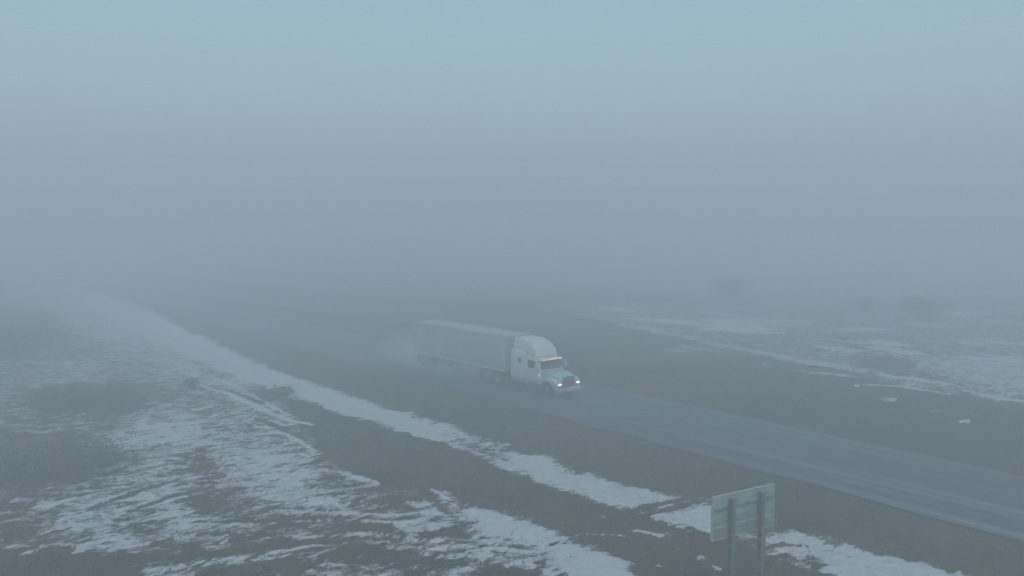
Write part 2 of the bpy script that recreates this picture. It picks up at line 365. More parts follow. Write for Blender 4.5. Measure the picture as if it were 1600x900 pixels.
    (0.85, 0.35, 0.5, [(84.2, 62.4), (85.4, 60.2), (85.0, 56.9), (83.9, 56.1), (82.3, 58.0), (83.1, 61.6)]),
    (0.9, 0.35, 0.5, [(95.9, 51.7), (96.9, 50.0), (96.2, 47.5), (95.1, 46.9), (93.8, 48.4), (94.8, 51.1)]),
    (0.9, 0.35, 0.5, [(128.4, 55.8), (129.4, 52.6), (127.2, 48.2), (125.2, 47.4), (123.4, 50.1), (126.2, 54.8)]),
    (0.85, 0.35, 0.5, [(85.3, 43.6), (86.2, 42.1), (85.9, 40.2), (85.2, 39.9), (84.1, 41.1), (84.6, 43.2)]),
    (0.85, 0.35, 0.5, [(98.0, 37.1), (98.9, 35.0), (98.3, 32.3), (97.2, 32.0), (95.9, 33.9), (96.9, 36.7)]),
    (0.9, 0.35, 0.5, [(108.3, 49.7), (109.0, 46.5), (108.2, 42.8), (107.1, 42.4), (105.8, 45.1), (107.2, 49.2)]),
    (0.85, 0.35, 0.5, [(83.0, 77.9), (84.3, 73.1), (84.4, 67.6), (83.5, 66.9), (81.6, 70.8), (82.0, 77.0)]),
    (0.9, 0.35, 0.5, [(118.8, 44.0), (120.3, 42.9), (118.5, 40.6), (116.6, 39.9), (114.8, 40.9), (116.8, 43.3)]),
    (0.9, 0.35, 0.5, [(84.1, 32.5), (84.9, 29.9), (85.0, 27.3), (84.4, 27.1), (83.2, 29.3), (83.5, 32.2)]),
    (1.0, 0.35, 0.5, [(84.3, 62.7), (86.0, 59.0), (85.6, 54.1), (84.2, 53.2), (82.0, 56.3), (82.9, 61.7)]),
    (0.85, 0.35, 0.5, [(94.5, 37.7), (95.9, 36.7), (94.8, 34.7), (93.3, 34.2), (91.8, 35.1), (93.0, 37.1)]),
    (0.85, 0.35, 0.5, [(92.4, 68.6), (93.7, 64.8), (93.2, 60.1), (92.0, 59.4), (90.2, 62.4), (91.2, 67.6)]),
    (0.9, 0.35, 0.5, [(91.2, 90.4), (93.2, 88.6), (91.7, 83.6), (89.7, 81.7), (87.4, 83.0), (89.1, 88.3)]),
    (0.85, 0.35, 0.5, [(94.3, 52.3), (95.2, 50.4), (94.6, 47.8), (93.7, 47.3), (92.5, 49.0), (93.3, 51.8)]),
    (0.85, 0.35, 0.5, [(83.0, 77.9), (84.7, 74.2), (84.3, 68.9), (83.0, 67.8), (80.9, 70.9), (81.7, 76.7)]),
    (0.2, 0.35, 0.5, [(86.6, 49.3), (87.5, 47.2), (87.2, 44.6), (86.4, 44.2), (85.2, 46.0), (85.7, 48.8)]),
    (0.85, 0.35, 0.5, [(78.5, 45.5), (79.7, 43.5), (79.5, 40.9), (78.6, 40.4), (77.2, 42.1), (77.6, 45.0)]),
    (1.0, 0.35, 0.5, [(82.3, 64.2), (83.5, 63.0), (82.9, 60.5), (81.8, 59.7), (80.4, 60.7), (81.2, 63.4)]),
    (0.85, 0.35, 0.5, [(97.9, 50.1), (98.7, 48.1), (98.2, 45.6), (97.3, 45.2), (96.1, 46.9), (97.0, 49.6)]),
    (0.85, 0.35, 0.5, [(91.2, 70.3), (92.5, 68.2), (91.7, 64.7), (90.4, 63.8), (88.8, 65.5), (89.9, 69.3)]),
    (0.9, 0.35, 0.5, [(87.2, 66.8), (88.7, 62.2), (88.4, 56.7), (87.2, 55.9), (85.1, 59.6), (85.9, 65.7)]),
    (0.2, 0.35, 0.5, [(113.7, 39.3), (114.5, 35.6), (113.2, 31.4), (111.8, 31.0), (110.2, 34.2), (112.2, 38.8)]),
    (0.85, 0.35, 0.5, [(85.4, 77.7), (86.9, 72.5), (86.8, 66.4), (85.7, 65.6), (83.6, 69.8), (84.2, 76.6)]),
    (1.0, 0.35, 0.5, [(82.0, 41.4), (83.2, 38.9), (83.0, 35.9), (82.1, 35.5), (80.5, 37.7), (81.0, 41.0)]),
    (1.0, 0.35, 0.5, [(86.5, 43.8), (87.9, 42.3), (87.1, 39.8), (85.8, 39.2), (84.1, 40.5), (85.1, 43.2)]),
    (0.85, 0.35, 0.5, [(82.8, 76.8), (84.2, 71.2), (84.5, 65.1), (83.7, 64.5), (81.7, 69.1), (82.0, 76.0)]),
    (0.2, 0.35, 0.5, [(129.8, 50.2), (130.6, 45.3), (127.9, 39.6), (125.5, 38.9), (123.5, 42.8), (127.1, 49.1)]),
]

ROAD0, ROAD1 = 35.3, 44.8

def poly_sd(px, py, P):
    d2 = np.full(px.shape, 1e9); ins = np.zeros(px.shape, bool)
    n = len(P)
    for i in range(n):
        ax, ay = P[i]; bx, by = P[(i + 1) % n]
        ex, ey = bx - ax, by - ay
        L = ex * ex + ey * ey
        if L < 1e-9:
            continue
        t = np.clip(((px - ax) * ex + (py - ay) * ey) / L, 0, 1)
        dx = px - ax - t * ex; dy = py - ay - t * ey
        d2 = np.minimum(d2, dx * dx + dy * dy)
        if ay != by:
            c = ((ay > py) != (by > py)) & (px < (bx - ax) * (py - ay) / (by - ay) + ax)
            ins ^= c
    d = np.sqrt(d2)
    return np.where(ins, d, -d)

def coverage(x, y):
    c = np.full(x.shape, .42)
    n1 = fbm(x * .55, y * .55, 4) - .5
    n2 = fbm(x * 1.7 + 40, y * 1.7 + 9, 3) - .5
    for v, soft, nz, P in SNOW:
        xs = [p[0] for p in P]; ys = [p[1] for p in P]
        m = soft + nz + 2
        k = (x > min(xs) - m) & (x < max(xs) + m) & (y > min(ys) - m) & (y < max(ys) + m)
        if not k.any():
            continue
        sd = poly_sd(x[k], y[k], P) + nz * (2.0 * n1[k] + 1.0 * n2[k])
        a = np.clip(.5 + sd / (2 * soft), 0, 1)
        c[k] = c[k] * (1 - a) + v * a
    return c

def relief(x, y):
    b = np.exp(-((x - 27.8) / 3.2) ** 2)
    r = 1 / (1 + np.exp(-(x - ROAD0 + .5) / .25)) * 1 / (1 + np.exp((x - ROAD1 - .5) / .25))
    z = -.30 * b
    z = z + (fbm(x * .12, y * .12, 3) - .5) * .5 * (1 - r)
    z = z + (fbm(x * .9, y * .9, 3) - .5) * .14 * (1 - r)
    return z * (1 - r) - .10 * r

# ------------------------------------------------------------------ ground: one sheet to the horizon
def lines(a, b, step, far, k=1.25):
    c = list(np.arange(a, b + 1e-6, step))
    lo = []; s = step; v = a
    while v > -far:
        s *= k; v -= s; lo.append(v)
    hi = []; s = step; v = c[-1]
    while v < far:
        s *= k; v += s; hi.append(v)
    return np.array(lo[::-1] + c + hi)
gx = lines(-12, 96, .17, 3000)
gy = lines(2, 112, .21, 3000)
X, Y = np.meshgrid(gx, gy, indexing='ij')
nx, ny = X.shape
xf, yf = X.ravel(), Y.ravel()
cov = coverage(xf, yf)
zf = relief(xf, yf)
cc = np.clip((cov - .55) / .4, 0, 1)
tus = fbm(xf * 2.6, yf * 2.6, 2)
zf = zf + .05 * cc + (tus - .5) * .10 * np.clip(1 - cc, 0, 1) * ((xf < ROAD0 - .4) | (xf > ROAD1 + .4))
verts = np.stack([xf, yf, zf], 1)
idx = np.arange(nx * ny).reshape(nx, ny)
q = np.stack([idx[:-1, :-1], idx[1:, :-1], idx[1:, 1:], idx[:-1, 1:]], -1).reshape(-1, 4)
me = bpy.data.meshes.new('ground')
me.vertices.add(len(verts)); me.vertices.foreach_set('co', verts.ravel())
me.loops.add(q.size); me.loops.foreach_set('vertex_index', q.ravel())
me.polygons.add(len(q)); me.polygons.foreach_set('loop_start', np.arange(len(q)) * 4)
me.polygons.foreach_set('loop_total', np.full(len(q), 4))
me.update()
me.shade_smooth()
at = me.attributes.new('snow_share', 'FLOAT', 'POINT')
at.data.foreach_set('value', cov.astype(np.float32))

def N(t, typ, **kw):
    n = t.nodes.new(typ)
    for k, v in kw.items():
        if k in n.inputs:
            n.inputs[k].default_value = v
        else:
            setattr(n, k, v)
    return n
def math_(t, op, a, b=None, clamp=False):
    n = t.nodes.new('ShaderNodeMath'); n.operation = op; n.use_clamp = clamp
    for i, v in enumerate((a, b)):
        if v is None: continue
        if isinstance(v, (int, float)): n.inputs[i].default_value = v
        else: t.links.new(v, n.inputs[i])
    return n.outputs[0]
def rng(t, v, a, b, c, d, smooth=False):
    n = t.nodes.new('ShaderNodeMapRange')
    if smooth: n.interpolation_type = 'SMOOTHSTEP'
    for k, q_ in zip(('From Min', 'From Max', 'To Min', 'To Max'), (a, b, c, d)):
        n.inputs[k].default_value = q_
    t.links.new(v, n.inputs['Value'])
    return n.outputs[0]
def mixc(t, f, a, b, mode='MIX'):
    n = t.nodes.new('ShaderNodeMix'); n.data_type = 'RGBA'; n.blend_type = mode
    for i, v in ((0, f), (6, a), (7, b)):
        if isinstance(v, (int, float)): n.inputs[i].default_value = v
        elif isinstance(v, tuple): n.inputs[i].default_value = (*v, 1)
        else: t.links.new(v, n.inputs[i])
    return n.outputs[2]

def ground_material():
    m = bpy.data.materials.new('snowy_grass'); m.use_nodes = True
    t = m.node_tree; b = t.nodes['Principled BSDF']
    tc = t.nodes.new('ShaderNodeTexCoord')
    def noise(rot, scale, det=5, rough=.6, dist=0):
        mp = t.nodes.new('ShaderNodeMapping')
        mp.inputs['Rotation'].default_value = (0, 0, rot)
        mp.inputs['Scale'].default_value = scale
        t.links.new(tc.outputs['Object'], mp.inputs['Vector'])
        n = t.nodes.new('ShaderNodeTexNoise')
        n.inputs['Scale'].default_value = 1
        n.inputs['Detail'].default_value = det
        n.inputs['Roughness'].default_value = rough
        n.inputs['Distortion'].default_value = dist
        t.links.new(mp.outputs[0], n.inputs['Vector'])
        return n.outputs['Fac']
    WIND = math.radians(33)
    drift = noise(WIND, (.9, 2.6, 1), 6, .66, .3)      # wind-laid streaks
    mott = noise(0, (2.6, 2.6, 1), 7, .7)
    fine = noise(WIND, (3.2, 8, 1), 4, .6)
    mid = noise(WIND - .2, (.7, 1.1, 1), 3, .55, .5)
    at = t.nodes.new('ShaderNodeAttribute'); at.attribute_name = 'snow_share'
    a = at.outputs['Fac']
    n = math_(t, 'ADD', math_(t, 'MULTIPLY', drift, .30), math_(t, 'MULTIPLY', mott, .24))
    n = math_(t, 'ADD', n, math_(t, 'MULTIPLY', fine, .20))
    n = math_(t, 'ADD', n, math_(t, 'MULTIPLY', mid, .26))
    n = rng(t, n, .37, .63, -.52, .52)
    s = rng(t, math_(t, 'ADD', a, n), .44, .76, 0, 1, True)
    patch = noise(0, (.16, .16, 1), 4, .55)
    tuft = noise(WIND, (1.6, 5, 1), 6, .7)
    big = noise(.4, (.05, .08, 1), 3, .5)
    g = mixc(t, rng(t, patch, .35, .65, 0, 1), G1, G2)
    g = mixc(t, rng(t, big, .42, .6, 0, .7), g, G3)
    k = rng(t, tuft, .3, .7, .62, 1.38)
    g = mixc(t, 1.0, g, k, 'MULTIPLY')
    sn = mixc(t, rng(t, mott, .35, .65, 0, 1), (.38, .41, .43), (.54, .56, .58))
    c = mixc(t, s, g, sn)
    t.links.new(c, b.inputs['Base Color'])
    b.inputs['Roughness'].default_value = .9
    b.inputs['Specular IOR Level'].default_value = .25
    h = math_(t, 'ADD', math_(t, 'MULTIPLY', tuft, .10), math_(t, 'MULTIPLY', s, .08))
    bp = t.nodes.new('ShaderNodeBump'); bp.inputs['Strength'].default_value = .7
    bp.inputs['Distance'].default_value = 1
    t.links.new(h, bp.inputs['Height'])
    t.links.new(bp.outputs[0], b.inputs['Normal'])
    return m
G1, G2, G3 = (.038, .034, .017), (.074, .046, .028), (.028, .035, .014)
me.materials.append(ground_material())
ground = bpy.data.objects.new('ground', me)
COL.objects.link(ground)
tag(ground, kind='structure')

# ------------------------------------------------------------------ road: wet asphalt with slush between the wheel tracks
def road_material():
    m = bpy.data.materials.new('wet_asphalt'); m.use_nodes = True
    t = m.node_tree; b = t.nodes['Principled BSDF']
    tc = t.nodes.new('ShaderNodeTexCoord')
    def noise(scale, det=5, rough=.6):
        mp = t.nodes.new('ShaderNodeMapping'); mp.inputs['Scale'].default_value = scale
        t.links.new(tc.outputs['Object'], mp.inputs['Vector'])
        n = t.nodes.new('ShaderNodeTexNoise'); n.inputs['Scale'].default_value = 1
        n.inputs['Detail'].default_value = det; n.inputs['Roughness'].default_value = rough
        t.links.new(mp.outputs[0], n.inputs['Vector'])
        return n.outputs['Fac']
    st = noise((1.6, .03, 1), 5, .6)
    gr = noise((3, 1.2, 1), 6, .7)
    bl = noise((.5, .09, 1), 4, .6)
    slush = math_(t, 'MULTIPLY', rng(t, st, .5, .72, 0, 1, True), rng(t, gr, .35, .65, .4, 1))
    slush = math_(t, 'MULTIPLY', slush, .5)
    base = mixc(t, rng(t, bl, .35, .65, 0, 1), (.026, .034, .044), (.046, .056, .068))
    c = mixc(t, slush, base, (.40, .45, .50))
    t.links.new(c, b.inputs['Base Color'])
    t.links.new(rng(t, gr, .3, .7, .42, .68), b.inputs['Roughness'])
    bp = t.nodes.new('ShaderNodeBump'); bp.inputs['Strength'].default_value = .3; bp.inputs['Distance'].default_value = .03
    t.links.new(gr, bp.inputs['Height']); t.links.new(bp.outputs[0], b.inputs['Normal'])
    return m
def strip(name, xs_z, y0, y1, m, step=4, jitter=0, kind='structure'):
    bm = bmesh.new(); prev = None; y = y0
    while y <= y1 + 1e-6:
        row = []
        for i, (x, z) in enumerate(xs_z):
            e = i in (0, len(xs_z) - 1)
            row.append(bm.verts.new((x + (random.uniform(-jitter, jitter) if e else 0), y, z)))
        if prev:
            for i in range(len(row) - 1):
                bm.faces.new((prev[i], prev[i + 1], row[i + 1], row[i]))
        prev = row; y += step
    me = bpy.data.meshes.new(name); bm.to_mesh(me); bm.free(); me.materials.append(m); me.shade_smooth()
    o = bpy.data.objects.new(name, me); COL.objects.link(o)
    if kind: o['kind'] = kind
    return o
m_road = road_material()
strip('road', [(ROAD0, -.02), (ROAD0 + .3, .03), (37.8, .055), (41.2, .075), (44.2, .05), (ROAD1, -.02)], -120, 600, m_road, step=1.5, jitter=.12)
m_paint = mat('worn_road_paint', (.16, .165, .17), .7, noise=.35, nscale=2.5)
m_yel = mat('worn_yellow_paint', (.15, .14, .10), .7, noise=.35, nscale=2.5)
strip('edge_line_marking', [(37.72, .0605), (37.84, .061)], -120, 560, m_paint, step=4)
strip('median_edge_line_marking', [(44.02, .058), (44.14, .057)], -120, 560, m_yel, step=4)
bm = bmesh.new()
for k in range(-6, 40):
    y = k * 12.2 + 3
    if y > 480: break
    bm.faces.new([bm.verts.new(p) for p in ((41.05, y, .079), (41.17, y, .0795), (41.17, y + 3.05, .0795), (41.05, y + 3.05, .079))])
me = bpy.data.meshes.new('lane_dash_markings'); bm.to_mesh(me); bm.free(); me.materials.append(m_paint)
o = bpy.data.objects.new('lane_markings', me); COL.objects.link(o); o['kind'] = 'structure'

# ------------------------------------------------------------------ semi truck (front towards -y)
m_white = mat('truck_white_paint', (.55, .57, .58), .3, noise=.05, nscale=2, coat=.4, dirt=(.22, .21, .20), dirt_h=1.3)
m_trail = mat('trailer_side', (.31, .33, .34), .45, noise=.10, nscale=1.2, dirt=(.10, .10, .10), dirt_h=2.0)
m_rail = mat('trailer_rail', (.42, .45, .47), .5, metal=.2, noise=.08)
m_dark = mat('dark_frame', (.03, .032, .035), .6, noise=.2)
m_tire = mat('tyre_rubber', (.025, .025, .026), .85, noise=.25)
m_alu = mat('wheel_metal', (.16, .16, .17), .5, metal=.4, noise=.1)
m_glass = mat('dark_glass', (.015, .02, .025), .06)
m_grille = mat('grille_dark', (.08, .085, .09), .35, metal=.7, noise=.1)
m_chrome = mat('chrome', (.65, .67, .7), .15, metal=1)
m_teal = mat('hood_teal_paint', (.24, .44, .42), .35, noise=.05, coat=.4)
m_head = mat('lit_headlight', (.9, .9, .9), .2, emit=(1.0, .72, .80), es=1.15)
m_amber = mat('lit_amber_lamp', (.8, .3, .05), .3, emit=(1.0, .33, .24), es=2.0)
m_red = mat('red_lamp', (.5, .03, .02), .3, emit=(1, .08, .05), es=.6)
m_rub = mat('mudflap_rubber', (.02, .02, .02), .8)

TX, TY, TZ = 39.9, 42.6, .06
truck = empty('semi_truck', (TX, TY, TZ))
tag(truck, 'white semi truck with long box trailer and lit headlights driving on the wet road', 'truck')
HW = 1.25
# cab: hood
hood = MB().prism([(.12, .95), (.05, 1.30), (.22, 1.50), (1.0, 1.68), (1.95, 1.80), (1.95, .95)], -1.02, 1.02, bev=.08,
                  taper=lambda y, z: .80 + .2 * min(1, max(0, y / 2)) if z > 1.2 else .9).build('hood', m_teal, truck)
for sx in (-1, 1):
    MB().prism([(.1, .62), (.05, 1.05), (.3, 1.32), (1.0, 1.42), (1.7, 1.25), (2.0, .8), (1.75, .8), (1.55, 1.05), (1.1, 1.16), (.75, 1.05), (.55, .8), (.5, .62)],
               sx * .80, sx * 1.2, bev=.03).build('fender', m_white, truck)
cab = MB().prism([(1.9, .75), (1.9, 1.80), (2.22, 2.58), (2.5, 2.74), (3.7, 2.84), (3.7, .75)], -1.15, 1.15, bev=.07,
                 taper=lambda y, z: 1 if z < 1.9 else .93).build('cab', m_white, truck)
MB().prism([(3.7, .85), (3.7, 2.95), (5.3, 3.1), (5.3, .85)], -1.22, 1.22, bev=.05).build('sleeper', m_white, truck)
MB().prism([(2.42, 2.72), (2.62, 3.30), (3.15, 3.76), (4.1, 3.98), (5.25, 3.98), (5.25, 3.02), (3.7, 2.86)], -1.12, 1.12, bev=.12,
           taper=lambda y, z: .84 if z > 3.6 else .96, seg=4).build('roof_fairing', m_white, truck)
# windshield halves, visor, side windows
for sx in (-1, 1):
    MB().prism([(1.93, 1.86), (2.19, 2.50), (2.16, 2.52), (1.89, 1.87)], sx * .03, sx * 1.02, taper=None).build('windshield', m_glass, truck, smooth=False)
MB().prism([(1.86, 2.50), (2.25, 2.60), (2.25, 2.65), (1.84, 2.55)], -1.06, 1.06).build('sun_visor', m_white, truck)
for sx in (-1, 1):
    door = MB().prism([(2.1, .95), (2.1, 1.85), (2.36, 2.55), (3.5, 2.66), (3.5, .95)], sx * 1.135, sx * 1.165, bev=.01).build('door', m_white, truck)
    MB().prism([(2.26, 1.90), (2.46, 2.45), (3.3, 2.50), (3.3, 1.90)], sx * 1.16, sx * 1.172).build('window', m_glass, door, smooth=False)
    MB().box((sx * 1.18, 3.38, 1.62), (.03, .2, .05), .01).build('handle', m_chrome, door)
    MB().prism([(4.05, 2.15), (4.05, 2.50), (4.45, 2.50), (4.45, 2.15)], sx * 1.218, sx * 1.232).build('sleeper_window', m_glass, truck, smooth=False)
    mir = MB().box((sx * 1.50, 2.0, 2.1), (.16, .14, .62), .04).build('mirror', m_white, truck)
    MB().tube([(sx * 1.10, 2.15, 2.42), (sx * 1.5, 2.04, 2.44), (sx * 1.5, 2.04, 1.76), (sx * 1.12, 2.15, 1.76)], .02).build('bracket', m_dark, mir)
    MB().cyl((sx * 1.05, 5.55, 2.3), .08, 3.2, 'Z', 14).build('exhaust_stack', m_chrome, truck)
    MB().cyl((sx * .95, 4.3, .78), .33, 1.7, 'Y', 24, bev=.04).build('fuel_tank', m_alu, truck)
    MB().box((sx * 1.1, 2.75, .55), (.2, .9, .06), .01).box((sx * 1.1, 2.75, .85), (.2, .9, .06), .01).build('cab_step', m_alu, truck)
    hl = MB().box((sx * .90, .03, 1.0), (.36, .12, .17), .04).build('headlight', m_head, truck)
    MB().box((sx * .90, .075, 1.0), (.5, .12, .32), .03).build('housing', m_chrome, hl)
    MB().box((sx * 1.12, .12, 1.02), (.08, .14, .14), .02).build('turn_signal', m_amber, truck)
gr = MB().box((0, .06, 1.12), (1.15, .10, .82), .06).build('grille', m_grille, truck)
g = MB()
for k in range(7):
    g.box((0, -.005, .80 + k * .105), (1.0, .03, .035), .008)
g.build('grille_bars', m_chrome, gr)
MB().prism([(-.12, .35), (-.18, .5), (-.12, .72), (.3, .72), (.45, .35)], -1.2, 1.2, bev=.05, taper=lambda y, z: .9 if y < 0 else 1).build('bumper', m_white, truck)
for k in range(5):
    MB().box((-.8 + .4 * k, 1.84, 2.60), (.16, .10, .06), .02).build('marker_light', m_amber, truck)
MB().box((-1.19, 2.02, 1.45), (.05, .10, .10), .02).build('marker_light', m_amber, truck)
MB().box((-.42, 5.0, .72), (.12, 9.5, .26), .02).box((.42, 5.0, .72), (.12, 9.5, .26), .02).box((0, 8.0, .95), (.9, .9, .12), .03).build('chassis', m_dark, truck)

# wheels: one of each kind, then copies
def make_wheel(dual):
    W = .30
    w_ = MB()
    xs_ = (-.17, .17) if dual else (0,)
    for x in xs_:
        w_.ring((x, 0, 0), .30, .51, W)
    o = w_.build('wheel', m_tire, None)
    r = MB().cyl((0, 0, 0), .31, .22 if not dual else .60, 'X', 24).cyl((0, 0, 0), .14, .34 if not dual else .70, 'X', 16)
    ro = r.build('rim', m_alu, o)
    return o, ro
def place_wheel(src, x, y, rot):
    o, r = src
    c = o.copy(); COL.objects.link(c); c.parent = truck; c.location = (x, y, .51); c.rotation_euler = (rot, 0, 0)
    rc = r.copy(); COL.objects.link(rc); rc.parent = c
single, dual = make_wheel(False), make_wheel(True)
for sx in (-1, 1):
    place_wheel(single, sx * 1.02, 1.15, random.random())
    for y in (6.9, 8.25, 16.7, 17.95):
        place_wheel(dual, sx * .93, y, random.random())
for s_ in (single, dual):
    for o in s_[::-1]:
        bpy.data.objects.remove(o)
for sx in (-1, 1):
    MB().box((sx * .93, 9.1, .62), (.6, .02, .7)).build('mudflap', m_rub, truck)
    MB().box((sx * .93, 18.65, .62), (.6, .02, .7)).build('mudflap', m_rub, truck)
    MB().tube([(sx * .7, 9.9, 1.1), (sx * .7, 9.9, .35)], .07).box((sx * .7, 9.9, .32), (.3, .3, .05)).build('landing_leg', m_dark, truck)
# trailer
T0, T1 = 5.95, 19.3
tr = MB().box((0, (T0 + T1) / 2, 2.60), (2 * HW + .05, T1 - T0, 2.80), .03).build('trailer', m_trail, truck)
r_ = MB()
for sx in (-1, 1):
    r_.box((sx * (HW + .035), (T0 + T1) / 2, 3.965), (.05, T1 - T0 + .02, .13), .01)
    r_.box((sx * (HW + .035), (T0 + T1) / 2, 1.25), (.05, T1 - T0 + .02, .16), .01)
    for y in (T0 + .05, T1 - .05):
        r_.box((sx * (HW + .03), y, 2.6), (.05, .14, 2.56), .01)
r_.build('rail', m_rail, tr)
y = T0 + 1.2
while y < T1 - .6:
    for sx in (-1, 1):
        MB().box((sx * (HW + .031), y, 2.6), (.014, .05, 2.5)).build('seam', m_trail, tr)
    y += 1.2
for sx in (-1, 1):
    dr = MB().box((sx * .62, T1 + .02, 2.6), (1.18, .05, 2.6), .01).build('rear_door', m_trail, tr)
    MB().tube([(sx * .3, T1 + .07, 1.35), (sx * .3, T1 + .07, 3.85)], .02).build('lock_bar', m_rail, dr)
    MB().box((sx * 1.0, T1 + .03, 1.12), (.3, .06, .1), .01).build('tail_light', m_red, truck)
MB().box((0, 17.4, .98), (1.1, 3.0, .22), .02).cyl((0, 16.7, .51), .08, 1.6, 'X', 12).cyl((0, 17.95, .51), .08, 1.6, 'X', 12).build('bogie_frame', m_dark, truck)
MB().box((0, 19.15, .75), (2.2, .1, .12), .01).box((-.7, 19.15, .95), (.1, .1, .4)).box((.7, 19.15, .95), (.1, .1, .4)).build('rear_bumper', m_dark, truck)

# ------------------------------------------------------------------ road sign seen from behind
m_signback = mat('sign_back_metal', (.27, .34, .33), .55, metal=.25, noise=.25, nscale=2.2)
m_edge = mat('sign_edge_metal', (.33, .39, .39), .5, noise=.05)
m_post = mat('weathered_steel_post', (.14, .155, .16), .7, noise=.25, nscale=5)
SX, SY = 21.45, 14.72
sign = empty('road_sign', (SX, SY, 0), -math.radians(9))
tag(sign, 'large rectangular road sign on two posts, its bare grey back turned to the camera', 'road sign')
SW, SB, ST = 2.68, 2.66, 4.02
fr = MB()
for z0, z1 in ((SB, SB + .42), (SB + .425, SB + .845), (SB + .85, ST)):
    fr.box((0, .03, (z0 + z1) / 2), (SW, .04, z1 - z0), .006)
fr.build('panel', m_signback, sign)
e = MB().box((0, .03, ST + .012), (SW + .04, .07, .03)).box((SW/2 + .012, .03, (SB + ST) / 2), (.03, .07, ST - SB)).box((-SW/2 - .012, .03, (SB + ST) / 2), (.03, .07, ST - SB)).box((0, .03, SB - .012), (SW + .04, .07, .03))
e.build('panel_edge', m_edge, sign)
MB().box((0, -.012, SB + .35), (SW - .1, .04, .07)).box((0, -.012, ST - .35), (SW - .1, .04, .07)).build('stringer', m_signback, sign)
for px in (-.66, .64):
    p = MB().box((px, -.12, 1.67), (.03, .17, 4.5)).box((px, -.205, 1.67), (.135, .02, 4.5)).box((px, -.045, 1.67), (.135, .02, 4.5)).build('post', m_post, sign, smooth=False)
    MB().box((px, -.125, 2.36), (.24, .21, .10), .01).box((px, -.225, 2.36), (.2, .02, .22)).build('hinge_plate', m_post, p)
    MB().box((px, -.125, .02), (.34, .34, .12), .02).build('base_plate', m_post, p)

# ------------------------------------------------------------------ vegetation
m_twig = mat('bare_twigs', (.055, .048, .040), .9, noise=.3, nscale=3)
m_leaf = mat('dry_olive_leaves', (.075, .078, .050), .9, noise=.35, nscale=2)
m_straw = mat('dry_grass_blades', (.085, .073, .052), .9, noise=.4, nscale=.7)
m_trunk = mat('tree_bark', (.05, .045, .04), .9, noise=.3)

def shrub(name, x, y, rx, ry, h, n, label, cat, leafm=m_leaf, group=None, seed=1, leaf=.07, trunk=False):
    rd = random.Random(seed)
    z0 = float(relief(np.array([x]), np.array([y]))[0]) - .03
    root = empty(name, (x, y, z0))
    tag(root, label, cat, group)
    tw = MB()
    tips = []
    stems = 5 if trunk else max(14, int(n / 40))
    for _ in range(stems):
        a = rd.uniform(0, 6.283); lob = .62 + .38 * math.sin(2 * a + seed) * math.cos(3 * a + 2 * seed) + .2 * math.sin(5 * a); r0 = lob * (.05 if trunk else rd.uniform(0, .8))
        bx, by = r0 * rx * math.cos(a), r0 * ry * math.sin(a)
        k = rd.uniform(.55, 1.0)
        tx, ty = bx + rx * k * .55 * lob * math.cos(a + rd.uniform(-.7, .7)), by + ry * k * .55 * lob * math.sin(a + rd.uniform(-.7, .7))
        tz = h * rd.uniform(.3, 1.0) * (1 - .25 * k)
        m1 = ((bx * .7 + tx * .3), (by * .7 + ty * .3), tz * .5)
        tw.tube([(bx, by, 0), m1, (tx, ty, tz)], (.012 if not trunk else .06) * (1 + h * .15), 5)
        for _ in range(7 if trunk else 3):
            f = rd.uniform(.25, 1)
            sx_, sy_, sz_ = m1[0] + (tx - m1[0]) * f, m1[1] + (ty - m1[1]) * f, m1[2] + (tz - m1[2]) * f
            ex, ey, ez = sx_ + rd.uniform(-.4, .4) * rx, sy_ + rd.uniform(-.4, .4) * ry, min(h, sz_ + rd.uniform(.05, .3) * h)
            tw.tube([(sx_, sy_, sz_), (ex, ey, ez)], .008 if not trunk else .025, 4)
            tips.append((ex, ey, ez)); tips.append(((sx_ + ex) / 2, (sy_ + ey) / 2, (sz_ + ez) / 2))
    tw.build('stem' if not trunk else 'trunk', m_twig if not trunk else m_trunk, root, smooth=False)
    lf = bmesh.new()
    for _ in range(n):
        c = rd.choice(tips); sp = .16 * max(rx, h)
        p = Vector((c[0] + rd.gauss(0, sp), c[1] + rd.gauss(0, sp), max(.03, c[2] + rd.gauss(0, sp * .7))))
        u = Vector((rd.gauss(0, 1), rd.gauss(0, 1), rd.gauss(0, 1))).normalized()
        v = u.orthogonal().normalized()
        l = leaf * rd.uniform(.6, 1.5)
        lf.faces.new([lf.verts.new(p + u * l), lf.verts.new(p + v * l * .4), lf.verts.new(p - u * l), lf.verts.new(p - v * l * .4)])
    me = bpy.data.meshes.new('foliage'); lf.to_mesh(me); lf.free(); me.materials.append(leafm)
    o = bpy.data.objects.new('foliage' if not trunk else 'crown', me); COL.objects.link(o); o.parent = root
    return root

shrub('shrub', 19.55, 64.0, .75, .75, .8, 1500, 'small round dark bush standing alone on the snow left of the bare strip', 'bush', seed=3, leaf=.06)
shrub('low_shrub', 24.2, 57.5, .9, 1.1, .45, 1100, 'low greenish brush clump at the tip of the bare strip', 'bush', seed=4, leaf=.07)
shrub('brush_thicket', 7.1, 46.3, 4.4, 3.2, .6, 4200, 'wide olive brown brush patch at the left edge of the field', 'brush', seed=5, leaf=.08)
shrub('brush_thicket', 11.2, 62.8, 3.8, 2.6, .45, 3000, 'low dark brush patch behind the wide olive one in the left field', 'brush', seed=6, leaf=.08)
shrub('brush_thicket', 11.0, 97.0, 4.5, 4.0, 1.6, 6000, 'tall hazy brush clump farthest away at the left edge', 'brush', seed=7, leaf=.12)
G = 'hazy bushes beyond the road on the right'
shrub('large_bush', 111.0, 48.5, 3.2, 3.2, 3.6, 2600, 'broad hazy bush at the far right beyond the road', 'bush', group=G, seed=8, leaf=.13)
